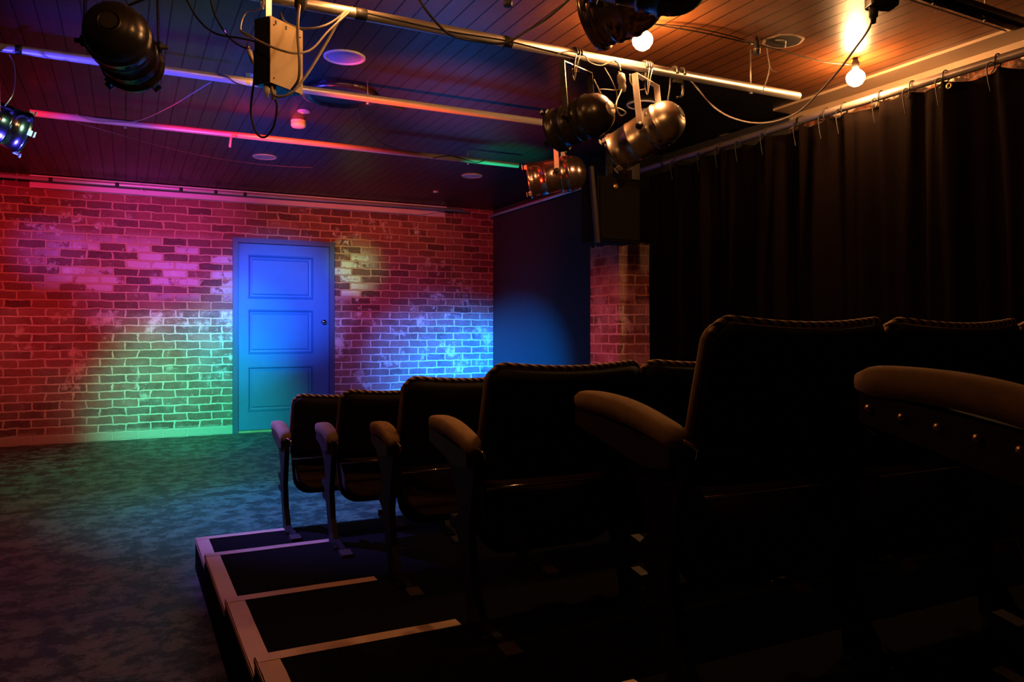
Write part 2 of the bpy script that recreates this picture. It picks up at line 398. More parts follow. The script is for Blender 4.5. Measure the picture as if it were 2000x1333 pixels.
# ---------------------------------------------------------------- setting
def struct(name, mb, m): return tag(mb.build(name, m), kind='structure')
T = .2
struct('floor', MB().box(((LX+WX)/2, (RY+WY)/2, -T/2), (WX-LX+2*T, WY-RY+2*T, T)), M['floor'])
struct('ceiling', MB().box(((LX+WX)/2, (RY+WY)/2, CZ+T/2), (WX-LX+2*T, WY-RY+2*T, T)), M['ceiling'])
DX0, DX1 = wp(454, 650).x, wp(652, 650).x; DZ = wp(553, 469).z
b = MB()
for x0, x1, z0, z1 in ((LX, DX0, 0, CZ), (DX1, WX, 0, CZ), (DX0, DX1, DZ, CZ)):
    b.box(((x0+x1)/2, WY+T/2, (z0+z1)/2), (x1-x0, T, z1-z0))
struct('wall_back', b, M['brick'])
struct('wall_right', MB().box((WX+T/2, (RY+WY)/2, CZ/2), (T, WY-RY, CZ)), M['right_wall'])
struct('wall_left', MB().box((LX-T/2, (RY+WY)/2, CZ/2), (T, WY-RY, CZ)), M['black_wall'])
struct('wall_front', MB().box(((LX+WX)/2, RY-T/2, CZ/2), (WX-LX, T, CZ)), M['black_wall'])
# cornice strip along the right wall, stops where the black paint starts
cy1 = 4.02
struct('trim_1', MB().box((WX-.1, (RY+cy1)/2, CZ-.008), (.2, cy1-RY, .016)).box((WX-.004, (RY+cy1)/2, CZ-.03), (.008, cy1-RY, .05)), M['cornice'])
# brick pier on the right wall
pc = P(1209, 640, X=3.8); pf = P(1153, 640, X=3.8)
struct('wall_pier', MB().box(((3.8+WX)/2, (pc.y+pf.y)/2, CZ/2), (WX-3.8, pf.y-pc.y, CZ)), M['pier'])

# door
dr = empty('door_1', ((DX0+DX1)/2, WY, 0)); tag(dr, kind='structure')
fw = .055
f = MB(); yc = WY+.02; dp = .11
f.box((DX0+fw/2, yc, DZ/2), (fw, dp, DZ)).box((DX1-fw/2, yc, DZ/2), (fw, dp, DZ)).box(((DX0+DX1)/2, yc, DZ-fw/2), (DX1-DX0-2*fw, dp, fw))
f.box((DX0+fw+.008, yc+.02, DZ/2-.03), (.016, .06, DZ-.06)).box((DX1-fw-.008, yc+.02, DZ/2-.03), (.016, .06, DZ-.06))
f.build('door_frame', M['frame'], dr)
lx0, lx1 = DX0+fw+.004, DX1-fw-.004; lz0, lz1 = .03, DZ-fw-.005
pxl, pxr = wp(483, 600).x, wp(612, 600).x
pz = [(wp(548, 585).z, wp(548, 500).z), (wp(548, 692).z, wp(548, 605).z), (wp(548, 803).z, wp(548, 715).z)]
yl = WY+.005
L = MB()
def bxx(m, x0, x1, y0, y1, z0, z1): m.box(((x0+x1)/2, (y0+y1)/2, (z0+z1)/2), (x1-x0, y1-y0, z1-z0)); return m
bxx(L, lx0, pxl, yl, yl+.04, lz0, lz1); bxx(L, pxr, lx1, yl, yl+.04, lz0, lz1)
zz = [lz0] + [k for z0, z1 in sorted(pz) for k in (z0, z1)] + [lz1]
for i in range(0, len(zz), 2): bxx(L, pxl, pxr, yl, yl+.04, zz[i], zz[i+1])
leaf = L.build('door_leaf', M['door'], dr)
for z0, z1 in pz:
    q = MB(); ins = [(0, 0), (.014, -.007), (.028, .012), (.045, .014), (.062, .004)]
    def rect(k, dy): return [V(pxl+k, yl+dy, z0+k), V(pxr-k, yl+dy, z0+k), V(pxr-k, yl+dy, z1-k), V(pxl+k, yl+dy, z1-k)]
    vs = []; 
    for k, dy in ins: vs += rect(k, dy)
    fs = [(i*4+j, i*4+(j+1) % 4, (i+1)*4+(j+1) % 4, (i+1)*4+j) for i in range(len(ins)-1) for j in range(4)]
    fs.append(tuple((len(ins)-1)*4+j for j in range(4)))
    q.add(vs, fs).build('door_panel', M['door'], leaf)
kp = P(631, 629, Y=yl)
kn = MB(); kn.lathe([(0, .026), (.006, .026), (.008, .012), (.03, .011), (.038, .024), (.055, .028), (.066, .022), (.07, .004)], (kp.x, yl, kp.z), (0, -1, 0), 20)
kn.build('door_knob', M['chrome'], leaf)
struct('trim_2', MB().box(((DX0+DX1)/2, WY+.05, .012), (DX1-DX0, .1, .024)), M['plaster'])
# dark lobby behind the leaf
struct('wall_lobby', MB().box(((DX0+DX1)/2, WY+T+.05, 1.1), (DX1-DX0+.2, .05, 2.3)), M['black_wall'])

# ---------------------------------------------------------------- pipes
def pipe(name, y, z, x0, x1, r, mat, label, bands=(), cat='pipe'):
    t = empty(name, ((x0+x1)/2, y, z), label, cat)
    m = MB()
    m.lathe([(0, r-.004), (0, r), (x1-x0, r), (x1-x0, r-.004), (x1-x0-.04, r-.004)], (x0, y, z), (1, 0, 0), 24, cap=False)
    m.build('tube', mat, t)
    for x, wd in bands:
        MB().lathe([(0, r), (.001, r+.002), (wd-.001, r+.002), (wd, r)], (x, y, z), (1, 0, 0), 24, cap=False).build('tape_band', M['black'], t)
    # hangers to the ceiling
    return t
TY, TZ = 3.23, 2.5
pT = pipe('lighting_pipe', TY, TZ, -2.6, P(1559, 187, Y=TY).x, .024, M['steel'], 'nearest galvanised lighting pipe, carrying the silver lamps below the bare bulbs',
     [(P(693, 28, Y=TY).x, .05), (P(982, 85, Y=TY).x, .045)])
p2 = pipe('lighting_pipe', 4.7, 2.6, -2.6, 2.86, .023, M['pipe_paint'], 'middle ceiling pipe glowing blue at left and orange-red at right', [(P(30,98,Y=4.7).x,.03)])
p3 = pipe('lighting_pipe', 6.02, 2.6, P(58, 220, Y=6.02).x, 3.08, .022, M['pipe_paint'], 'ceiling pipe farther back, pink and purple at left with a green right end')
p4 = pipe('lighting_pipe', 8.86, 2.645, -2.4, P(905, 410, Y=8.86).x, .017, M['pipe_paint'], 'thin pipe running just below the ceiling in front of the brick wall',
     [(P(u, 350, Y=8.86).x, .035) for u in (95, 225, 350, 418, 475)])
for par, y, z, xs in ((pT, TY, TZ, (P(1466, 170, Y=TY).x, .05, -1.6)), (p2, 4.7, 2.6, (-.9, 1.35, 2.7)), (p3, 6.02, 2.6, (0.0, 2.6)), (p4, 8.86, 2.645, (-.95, .15, 3.2))):
    for x in xs:
        MB().cyl((x, y, z-.035), (x, y, CZ), .0035, seg=8).cyl((x, y, z-.037), (x, y, z-.029), .009, seg=8).build('hanger_rod', M['steel'], par)
# hanging stub on the far pipe
a = P(452, 262, Y=6.02); bq = P(449, 288, Y=6.02)
MB().cyl(a, bq, .009).box((a.x+.012, 6.0, a.z-.02), (.03, .02, .015)).build('hook_stub', M['pipe_paint'], p3)
# pale trunking on the wall under/behind the thin pipe
tx0, tx1 = P(58, 360, Y=9.0).x, P(872, 408, Y=9.0).x
tr = empty('cable_trunking', ((tx0+tx1)/2, WY-.06, 2.6), 'long pale metal trunking fixed along the top of the brick wall', 'trunking')
MB().box(((tx0+tx1)/2, WY-.043, 2.695), (tx1-tx0, .06, .012)).box(((tx0+tx1)/2, WY-.012, 2.64), (tx1-tx0, .008, .12)).build('channel', M['white'], tr)
m = MB(); x1b = P(850, 408, Y=9.0).x
m.prism([(tx0, 2.575), (x1b-.22, 2.575), (x1b+.03, 2.62), (x1b+.03, 2.635), (tx0, 2.625)], lambda a_, b_, t: V(a_, t, b_), WY-.075, WY-.065)
m.box(((tx0+x1b)/2, WY-.045, 2.578), (x1b-tx0-.3, .06, .006)); m.build('lower_lip', M['white'], tr)
m = MB(); q0, q1 = P(832, 409, Y=WY-.02), P(875, 418, Y=WY-.02)
tag(MB().cyl(q0, q1, .007).build('loose_bar', M['white']), 'short pale bar on the bricks below the trunking end', 'bar')
# conduit at the top of the black wall
tag(MB().cyl((WX-.05, WY-.02, 2.63), (WX-.05, 6.2, 2.63), .018).build('wall_conduit', M['pipe_paint']), 'pale conduit running along the top of the black side wall', 'conduit')
# thin cable down the bricks
tag(MB().tube([P(882, 418, Y=WY-.006), P(881.5, 480, Y=WY-.006), P(882, 556, Y=WY-.006)], .004, 6).build('wall_cable', M['cable_grey']), 'thin cable dropping straight down the red bricks right of the door', 'cable')

# ---------------------------------------------------------------- PAR lamps
def par_lamp(label, C, axis, pipe_yz, body, R=.105, LB=.19, bell=None, yoke=None, plate=False, group=None, spin=0, clips=True, name='par_lamp', yokeside=None, strap_r=None):
    """C: pivot point; axis: direction the beam points"""
    C = Vector(C); a = Vector(axis).normalized()
    py, pz = pipe_yz
    top = V(C.x, py, pz)
    t = empty(name, top, label, 'stage lamp', group)
    side = a.cross(UP).normalized()
    if yokeside is not None: side = Vector(yokeside).normalized()
    upv = side.cross(a).normalized()
    if upv.z < 0: upv = -upv
    bell = bell or body; yoke = yoke or M['strap']
    # bell (rear housing): s measured from pivot, backwards negative
    br = R*1.03; s0 = -.035; s1 = -.17
    prof = [(.0, R*.99), (-.002, br*1.02), (-.012, br*1.05), (-.02, br*1.02), (-.055, br*1.02), (-.06, br*1.06), (-.068, br*1.06), (-.073, br)]
    for k in range(1, 9):
        g = k/8*PI/2*.82; prof.append((-.073-.105*math.sin(g), br*math.cos(g)**.8))
    endr = prof[-1][1]; ends = prof[-1][0]
    prof += [(ends-.004, endr*.9), (ends+.002, endr*.78), (ends+.03, endr*.74)]
    MB().lathe([(h, r) for h, r in prof], C, a, 40, cap=True).build('rear_housing', bell, t)
    # slots
    for k in range(8):
        g = 2*PI*k/8+.3; m = MB(); dirv = side*math.cos(g)+upv*math.sin(g); tv = a.cross(dirv).normalized()
        m.box(C+a*(-.038)+dirv*br*1.02, (.02, .011, .004), Matrix((tv, a, dirv)).transposed()); m.build('cooling_slot', M['black'], t)
    bar = [(0, R), (LB*.45, R), (LB*.46, R*1.03), (LB*.50, R*1.03), (LB*.51, R), (LB, R), (LB, R*1.08), (LB+.018, R*1.09), (LB+.02, R*.98), (LB+.012, R*.93), (LB-.02, R*.95), (0, R*.95)]
    MB().lathe(bar, C, a, 40, cap=False).build('barrel', body, t)
    MB().lathe([(.03, .002), (.03, R*.94), (.02, R*.94), (.02, .002)], C, a, 32, cap=False).build('lens', M['chrome'], t)
    if clips:
        for k in range(4):
            g = PI/2*k+PI/4+spin; dirv = side*math.cos(g)+upv*math.sin(g); tv = a.cross(dirv).normalized()
            rt = Matrix((tv, a, dirv)).transposed(); q = C+a*(LB+.012)+dirv*R*1.1
            MB().box(q, (.03, .02, .012), rt).box(q+a*.022+dirv*.004, (.03, .004, .022), rt).build('gel_clip', yoke, t)
    # yoke
    sr = strap_r or R*1.06+.012
    yt = top.z-.075
    m = MB(); pts = []
    ydir = Vector((side.x, side.y, 0)).normalized(); yn = ydir.cross(UP)
    Rm = Matrix((ydir, yn, UP)).transposed()
    shift = V(0, top.y-C.y, 0)*0
    for sg in (-1, 1):
        q = C+ydir*sr*sg
        tz = yt
        tb = Vector((top.x, top.y, yt))+ydir*sr*sg
        # strap from pivot to shoulder
        d_ = (tb-q); L_ = d_.length; uu = d_.normalized(); nn = uu.cross(ydir).normalized()
        rt = Matrix((ydir, nn, uu)).transposed()
        m.box(q+d_/2, (.005, .032, L_+.03), rt)
    m.box(V(top.x, top.y, yt+.012), (2*sr+.004, .032, .005), Rm)
    m.build('yoke', yoke, t)
    for sg in (-1, 1):
        q = C+ydir*(sr+.003)*sg
        MB().lathe([(0, .02), (.008, .02), (.010, .009), (.028, .009), (.03, .006)], q, ydir*sg, 14).build('yoke_knob', M['black'], t)
    # hook clamp
    m = MB(); r = .024
    arc = [V(top.x, py, pz)+V(0, math.cos(g), math.sin(g))*(r+.006) for g in [math.radians(k) for k in range(-70, 215, 15)]]
    for dx in (-.014, 0, .014): m.tube([p+V(dx, 0, 0) for p in arc], .0075, 6, 1)
    m.box((top.x, top.y, (pz-r+yt)/2-.0), (.028, .014, pz-r-yt+.02)); m.cyl((top.x, top.y, yt-.012), (top.x, top.y, yt+.03), .007)
    m.build('hook_clamp', M['black_metal'], t)
    MB().lathe([(0, endr*.74), (.001, .001)], C+a*(ends+.0035), a, 24, cap=False).lathe([(0, endr*.74), (.002, endr*.74)], C+a*(ends-.006), a, 24).build('socket_shade_disc', M['black'], t)  # black disc stands in for the darkness inside the rear socket hole
    if plate:
        q = C+a*(ends-.002)
        MB().lathe([(0, endr*.95), (-.006, endr*.93), (-.007, .002)], q, a, 24, cap=False).build('rear_plate', M['strap'], t)
    return t, C+a*ends, side, upv
def safety(t, x, y, z, r=.06, drop=.12):
    for k in range(2):
        dx = k*.022
        MB().tube([V(x+dx, y+.03, z+.0), V(x+dx, y+.005, z+.033), V(x+dx, y-.03, z+.01), V(x+dx*.6-.012, y-.032, z-drop*.5), V(x, y-.012, z-drop), V(x+.006, y+.02, z-drop*.6), V(x+dx, y+.03, z)], .0022, 6).build('safety_cable', M['steel_wire'], t)

# black lamp upper left
c1 = P(238, 86, d=2.80)
t, e, sd, uv = par_lamp('black stage lamp with domed back, upper left in front of the blue pipe', c1, FW*1.0+RT*(-.24)+UP*(-.10), (TY, TZ), M['black_metal'], R=.105, LB=.15, yoke=M['black_metal'], name='stage_lamp')
# silver lamp cut by the left edge
c2 = P(-22, 232, d=3.95)
par_lamp('silver stage lamp cut off by the left edge of the picture, tinted violet', c2, RT*.72+FW*.85+UP*(-.30), (4.7, 2.6), M['polished'], R=.105, LB=.15, name='stage_lamp', spin=.6)
# black lamp with a label plate, by the bulb
c3 = P(1133, 236, d=3.74)
t3, e3, _, _ = par_lamp('black stage lamp with a labelled back plate, left of the big silver one', c3, RT*(-.74)+FW*.64+UP*(-.16), (TY, TZ), M['black_metal'], R=.100, LB=.13, yoke=M['black_metal'], plate=True, name='stage_lamp', strap_r=.115)
safety(t3, P(1120, 115, Y=TY).x, TY, TZ, drop=.13)
MB().tube([e3, e3+RT*.04+UP*.0, e3+RT*.075-UP*.02, e3+RT*.05-UP*.035, e3+RT*.03+UP*.02, P(1215, 170, Y=TY-.02), P(1208, 140, Y=TY-.03)], .0035, 6).build('power_cord', M['cable_grey'], t3)
# big silver lamp
c4 = P(1272, 256, d=3.92)
t4, e4, _, _ = par_lamp('large silver stage lamp tilted down to the left, warm glint on its back', c4, RT*(-.76)+FW*.56+UP*(-.42), (TY, TZ), M['alu'], R=.103, LB=.20, name='stage_lamp', spin=.3, strap_r=.125)
safety(t4, P(1262, 135, Y=TY).x, TY, TZ, drop=.14)
# rosy silver lamp further back
c5 = P(1095, 342, d=5.40)
t5, e5, _, _ = par_lamp('smaller rosy silver stage lamp hanging lowest, left of the black loudspeaker', c5, RT*(-.95)+FW*.15+UP*(-.14), (4.7, 2.6), M['copper'], R=.118, LB=.205, name='stage_lamp', spin=.2, yokeside=FW+RT*.25, strap_r=.14)
# top-edge pair on a pipe nearer the camera
SY, SZ = 1.98, 2.5
pS = pipe('lighting_pipe', SY, SZ, -2.6, 2.6, .024, M['steel'], 'overhead lighting pipe nearest the seats, just above the top edge of the view')
c6 = P(1190, 20, d=2.42)
par_lamp('shiny dark silver stage lamp at the top edge, just left of the first bare bulb', c6, RT*(-.74)+FW*.5+UP*(-.16), (SY, SZ), M['copper'], R=.100, LB=.04, clips=False, yoke=M['black_metal'], bell=M['copper'], name='stage_lamp', spin=.8)
c7 = P(1262, -78, d=1.95)
par_lamp('black stage lamp cut by the top edge, above the shiny one', c7, RT*(-.9)+FW*.1+UP*(.25), (c7.y, SZ), M['black_metal'], R=.115, LB=.1, yoke=M['black_metal'], name='stage_lamp')

# grey plug hanging on the pipe between the two lamps
q = P(1212, 158, Y=TY-.03)
g = empty('cable_plug', q, 'grey rubber plug dangling from the lighting pipe between two lamps', 'plug')
MB().lathe([(0, .008), (.01, .02), (.045, .022), (.05, .018), (.07, .02), (.095, .014)], q+V(0, 0, .04), (0.15, 0, -1), 16).build('plug_body', M['cable_grey'], g)
MB().tube([q+V(0, 0, .05), q+V(-.02, 0, .09), q+V(-.05, .03, .07+.03)], .004, 6).build('cord', M['cable_grey'], g)

# ---------------------------------------------------------------- dimmer pack
A_ = P(528, 30, d=3.02); sdir = (RT*.465+FW*.885).normalized(); nd = (RT*(-.885)+FW*.465).normalized()
wd, hd, th = .18, .262, .085
ctr = A_+sdir*wd/2+nd*th/2-UP*hd/2; Rb = Matrix((sdir, nd, UP)).transposed()
t = empty('dimmer_pack', ctr+UP*hd/2, 'tan-faced dimmer pack hanging from the nearest lighting pipe, cables plugged in below', 'dimmer pack')
MB().box(ctr+nd*.004, (wd, th-.008, hd), Rb).build('case', M['black_metal'], t)
MB().box(ctr-nd*(th/2-.002), (wd, .004, hd), Rb).build('face_plate', M['dimmer'], t)
for i, (x, z) in enumerate([(.02, -.03), (.02, -.24), (.165, -.03), (.165, -.23), (.165, -.13), (.005, -.12)]):
    MB().lathe([(0, .004), (.002, .004), (.003, .001)], A_+sdir*x+UP*z-nd*.0, -nd, 8).build('screw', M['chrome'], t)
for x, z in ((.03, -.017), (.085, -.02), (.15, -.035)):
    MB().box(A_+sdir*x+UP*z-nd*.0008, (.006, .002, .014), Rb).build('key_slot', M['black'], t)
MB().box(A_+sdir*.03+UP*.06+nd*.04, (.03, .004, .14), Rb).build('hanging_strap', M['strap'], t)
for x, mt in ((.022, M['white']), (.055, M['cable_grey'])):
    MB().lathe([(0, .012), (.03, .012), (.034, .007), (.05, .006)], A_+sdir*x-UP*hd+nd*.04, (0, 0, -1), 14).build('plug', mt, t)
m = MB(); cp = A_-UP*(hd+.04)+nd*.04
MB().tube([P(512, 95, d=3.05)+nd*.04, P(497, 150, d=3.1), P(490, 215, d=3.15), P(500, 258, d=3.15), P(518, 268, d=3.15), P(535, 245, d=3.12), P(541, 205, d=3.1), cp+sdir*.055], .0045, 7).build('looped_cable', M['cable'], t)

def cable(label, pts, r=.004, mat=None, name='cable', cat='cable', group=None):
    return tag(MB().tube(pts, r, 7, 8).build(name, mat or M['cable'], None), label, cat, group)
D = lambda u, v, d: P(u, v, d=d)
cable('tan cable crossing the face of the dimmer pack and rising to the pipe', [D(470, 60, 3.05), D(505, 80, 2.97), D(545, 97, 2.9), D(580, 104, 2.93), D(610, 95, 3.0), D(640, 62, 3.1), D(672, 32, 3.2), D(690, 17, 3.3), P(700, 17, Y=TY-.01)], .0045, M['cable_grey'])
cable('brown cable from the bottom of the dimmer pack up to the taped pipe', [D(530, 165, 3.06), D(535, 185, 3.03), D(550, 189, 3.0), D(572, 178, 3.0), D(600, 145, 3.05), D(640, 80, 3.15), D(668, 30, 3.2), D(688, 15, 3.3)], .0055, M['cable_grey'])
cable('cable drooping from the pipe behind the tan dimmer face', [D(549, 25, 3.2), D(556, 42, 3.15), D(585, 55, 3.15), D(620, 54, 3.15), D(650, 42, 3.2), D(680, 18, 3.25)], .0045, M['cable_grey'])
cable('thick cable hanging straight down in front of the dimmer face', [D(585, 10, 2.95), D(582, 40, 2.9), D(582, 80, 2.87), D(585, 120, 2.87), D(583, 155, 2.9), D(570, 175, 2.95)], .0055, M['cable_grey'])
tag(MB().lathe([(0, .008), (.02, .022), (.07, .026), (.1, .02)], D(584, 25, 2.98), (.15, 0, 1), 14).build('cable_connector', M['black']), 'black cable connector at the pipe above the dimmer pack', 'connector')
cable('pale safety wire curling down left of the dimmer pack', [D(515, 0, 3.1), D(513, 14, 3.1), D(500, 20, 3.1), D(483, 23, 3.1), D(473, 40, 3.1), D(471, 60, 3.1), D(487, 74, 3.1)], .003, M['steel_wire'], 'safety_wire', 'wire')
m = MB()
for k in range(3):
    q = D(513, 2+k*6, 3.1); ring = [q+(RT*math.cos(g_)*(.008 if k % 2 else .004)+UP*math.sin(g_)*.011) for g_ in [i*PI/6 for i in range(13)]]
    m.tube(ring, .0022, 5, 1)
tag(m.build('chain', M['steel_wire']), 'short steel chain above the pale safety wire', 'chain')
cable('black cable sweeping from the top edge to the left of the dimmer pack', [D(360, -10, 3.3), D(385, 35, 3.3), D(420, 65, 3.3), D(470, 75, 3.25), D(500, 82, 3.15)], .0045)
fc = cable('second black cable from the top edge ending in a torn pale tip', [D(410, -10, 3.4), D(420, 30, 3.4), D(445, 70, 3.4), D(470, 90, 3.4), D(487, 96, 3.35)], .0045)
MB().lathe([(0, .005), (.01, .012), (.05, .008), (.07, .002)], D(486, 96, 3.35), (.3, 0, -1), 8).build('frayed_end', M['strap'], fc)
MB().lathe([(0, .006), (.012, .006)], D(485, 95, 3.35), (0, 0, 1), 8).build('collar', M['brass'], fc)
tag(MB().box(P(488, 148, Y=4.69), (.05, .03, .022)).build('pipe_clip', M['blue']), 'small blue clip on the middle pipe left of the dimmer pack', 'clip')
cable('black cable slung below the nearest pipe across the wooden ceiling', [D(812, -12, 3.2), D(840, 30, 3.25), D(880, 68, 3.35), D(930, 80, 3.45), D(985, 84, 3.5), D(1030, 60, 3.5), D(1070, 35, 3.5), D(1120, -8, 3.4)], .006)
cable('thin cable taped along the top of the nearest lighting pipe', [P(700, 22, Y=TY-.022), P(780, 40, Y=TY-.026), P(880, 62, Y=TY-.026), P(985, 79, Y=TY-.026), P(1060, 97, Y=TY-.026), P(1120, 112, Y=TY-.03), P(1165, 128, Y=TY-.03)], .004)
cable('curly pale wire wound round the lighting pipe beside the lamp hooks', [P(1085, 108, Y=TY-.03), P(1110, 100, Y=TY-.03), P(1140, 108, Y=TY-.03), P(1152, 122, Y=TY-.035), P(1175, 128, Y=TY-.03), P(1200, 118, Y=TY-.03), P(1212, 132, Y=TY-.035)], .003, M['steel_wire'], 'wire', 'wire')
cable('pale wire loop hanging between black and silver lamps', [P(1180, 132, Y=TY-.02), P(1195, 158, Y=TY-.02), P(1205, 185, Y=TY-.02), P(1200, 205, Y=TY-.02), P(1185, 203, Y=TY-.02)], .003, M['cable_grey'], 'wire', 'wire')
cable('dark wire from pipe to the black labelled lamp', [P(1160, 155, Y=TY+.02), P(1172, 180, Y=TY+.02), P(1182, 200, Y=TY+.02), P(1170, 176, Y=TY-.02), P(1205, 176, Y=TY-.02), P(1214, 165, Y=TY-.02)], .003, M['cable_grey'], 'wire', 'wire')
cable('grey loop of wire left of the big silver lamp yoke', [P(1230, 145, Y=TY-.02), P(1232, 162, Y=TY-.02), P(1245, 175, Y=TY-.02), P(1260, 174, Y=TY-.02)], .003, M['steel_wire'], 'wire', 'wire')
cable('cord dropping onto the back of the big silver lamp', [P(1309, 148, Y=TY), P(1308, 170, Y=TY), P(1305, 190, Y=TY), P(1303, 205, Y=TY)], .004)
# cable swag from the pipe to the socket box at top right
cable('long cable swagging from the pipe end up to the black socket box', [P(1325, 141, Y=TY), P(1355, 165, d=4.3), P(1390, 205, d=4.2), P(1425, 228, d=4.1), P(1470, 240, d=4.0), P(1515, 237, d=3.9), P(1560, 218, d=3.7), P(1600, 180, d=3.5), P(1640, 135, d=3.3), P(1670, 95, d=3.15), P(1695, 60, d=3.05), P(1706, 32, d=3.0)], .0045, M['cable_grey'])
# empty lamp hook on the pipe
hk = empty('spare_hook', P(1320, 140, Y=TY), 'black spare hook clamp left on the pipe right of the big silver lamp', 'hook clamp')
x = P(1316, 145, Y=TY).x
arc = [V(x, TY, TZ)+V(0, math.cos(g_), math.sin(g_))*.031 for g_ in [math.radians(k) for k in range(-70, 215, 15)]]
MB().tube(arc, .009, 6, 1).tube([p+V(.05, 0, 0) for p in arc], .008, 6, 1).box((x+.025, TY, TZ-.04), (.06, .02, .02)).build('clamp', M['black_metal'], hk)
MB().tube([V(x+.05, TY, TZ-.03), V(x+.058, TY, TZ-.08), V(x+.05, TY, TZ-.115), V(x+.02, TY, TZ-.125)], .007, 6).build('handle', M['black_metal'], hk)
# socket box top right and black batten
bx = P(1722, 2, d=3.0)
t = empty('socket_box', bx, 'black socket box at the top edge feeding the long swagged cable', 'socket box')
MB().box(bx+UP*.03, (.11, .07, .12), Matrix.Rotation(-.4, 3, 'Z'), .012).box(bx+V(.06, 0, .06), (.06, .08, .08)).build('housing', M['black_metal'], t)
MB().lathe([(0, .018), (.05, .017), (.055, .011), (.075, .009)], P(1706, 8, d=3.0), (0, 0, -1), 14).build('plug', M['black'], t)
MB().lathe([(0, .019), (.006, .019)], P(1706, 14, d=3.0), (0, 0, -1), 14).build('plug_ring', M['brass'], t)
b0, b1 = P(1760, -30, Z=2.55), P(1992, 48, Z=2.55)
dv = (b1-b0).normalized(); Rq = Matrix((dv, dv.cross(UP)*-1, UP)).transposed()
t = empty('black_batten', (b0+b1)/2+UP*.03, 'long black light batten hanging under the wooden ceiling at top right', 'light batten')
MB().box((b0+b1)/2, ((b1-b0).length, .07, .05), Rq, .02).build('housing', M['black_metal'], t)
MB().box((b0+b1)/2-UP*.027-dv*.02+(dv.cross(UP))*-.034, ((b1-b0).length-.05, .004, .004), Rq).build('edge_strip', M['strap'], t)
for k in (.25, .68):
    q = b0.lerp(b1, k); MB().cyl(q, V(q.x, q.y, CZ), .003, seg=8).lathe([(0, .007), (.01, .007)], q-UP*.04, (0, 0, 1), 8).build('hanger_rod', M['strap'], t)

# ---------------------------------------------------------------- festoon bulbs
for i, q in enumerate(BULB_POS):
    t = empty('light_bulb', V(q.x, q.y, CZ), ['glowing bare bulb beside the shiny lamp at the top of the view', 'glowing bare bulb above the black curtain'][i], 'light bulb')
    MB().lathe([(-.052, .002), (-.049, .018), (-.038, .035), (-.018, .048), (0, .051), (.018, .046), (.034, .032), (.044, .018), (.05, .014)], q, UP, 24).build('glass_bulb', M['bulb'], t)  # glass made wider, so its shape takes in the glare around the bulb
    MB().lathe([(.05, .014), (.052, .02), (.085, .021), (.092, .016), (CZ-q.z, .012)], q, UP, 16).build('bulb_socket', M['black'], t)
hs = P(1478, 96, Z=2.645)
t = empty('empty_bulb_socket', V(hs.x, hs.y, CZ), 'empty black bulb socket hanging beside the ceiling hole', 'bulb socket')
MB().lathe([(-.03, .018), (.012, .019), (.02, .016), (.035, .012), (CZ-hs.z, .006)], hs, UP, 16).build('socket', M['black'], t)
MB().lathe([(-.006, .02), (0, .02)], hs, UP, 16).build('socket_ring', M['brass'], t)
cz = 2.68
cable('pair of black festoon wires running from bulb to bulb on the wooden ceiling', [BULB_POS[0]+V(.02, 0, .085), P(1340, 58, Z=cz), P(1400, 70, Z=cz-.005), P(1470, 86, Z=cz)], .0035, name='festoon_wire', cat='wire')
cable('upper festoon wire between first bulb and empty socket', [BULB_POS[0]+V(.0, .02, .09), P(1340, 52, Z=cz+.01), P(1410, 66, Z=cz+.005), P(1475, 84, Z=cz+.01)], .003, name='festoon_wire', cat='wire')
cable('festoon wire from empty socket to the bulb above the curtain', [P(1482, 88, Z=cz), P(1540, 103, Z=cz-.005), P(1610, 121, Z=cz-.01), P(1665, 126, Z=cz)], .0035, name='festoon_wire', cat='wire')
cable('loose pale wires dangling from the ceiling hole over the pipe end', [P(1498, 92, Z=2.69), P(1500, 110, d=4.15), P(1503, 130, d=4.1), P(1498, 155, d=4.1), P(1488, 182, d=4.1)], .003, M['cable_grey'])
cable('short forked wire below the ceiling hole', [P(1500, 112, d=4.16), P(1506, 135, d=4.16), P(1517, 141, d=4.16)], .0025, M['cable_grey'])
# ragged hole in the ceiling
hc = P(1530, 80, Z=CZ)
t = empty('ceiling_hole', hc, 'ragged oval hole in the wooden ceiling near the empty socket', 'hole')
n = 36; inner = []; outer = []
for k in range(n):
    g_ = 2*PI*k/n; r_ = .085+.012*noise.noise(V(math.cos(g_)*2, math.sin(g_)*2, 1)); r2 = r_+.012+.012*abs(noise.noise(V(math.cos(g_)*5, math.sin(g_)*5, 7)))
    inner.append(V(hc.x+math.cos(g_)*r_*1.15, hc.y+math.sin(g_)*r_, CZ-.004)); outer.append(V(hc.x+math.cos(g_)*r2*1.15, hc.y+math.sin(g_)*r2, CZ-.0005))
MB().add(inner+outer, [(k, (k+1) % n, n+(k+1) % n, n+k) for k in range(n)]).build('broken_rim', M['plaster'], t)
MB().add(inner, [tuple(range(n))]).build('hole_shade_disc', M['black'], t)  # flat black disc painted in for the shade inside the hole
MB().tube([hc+V(-.06, .0, -.006), hc+V(-.02, -.03, -.012), hc+V(.03, .02, -.02), hc+V(.05, .03, -.008)], .004, 6).build('loose_wire', M['cable_grey'], t)

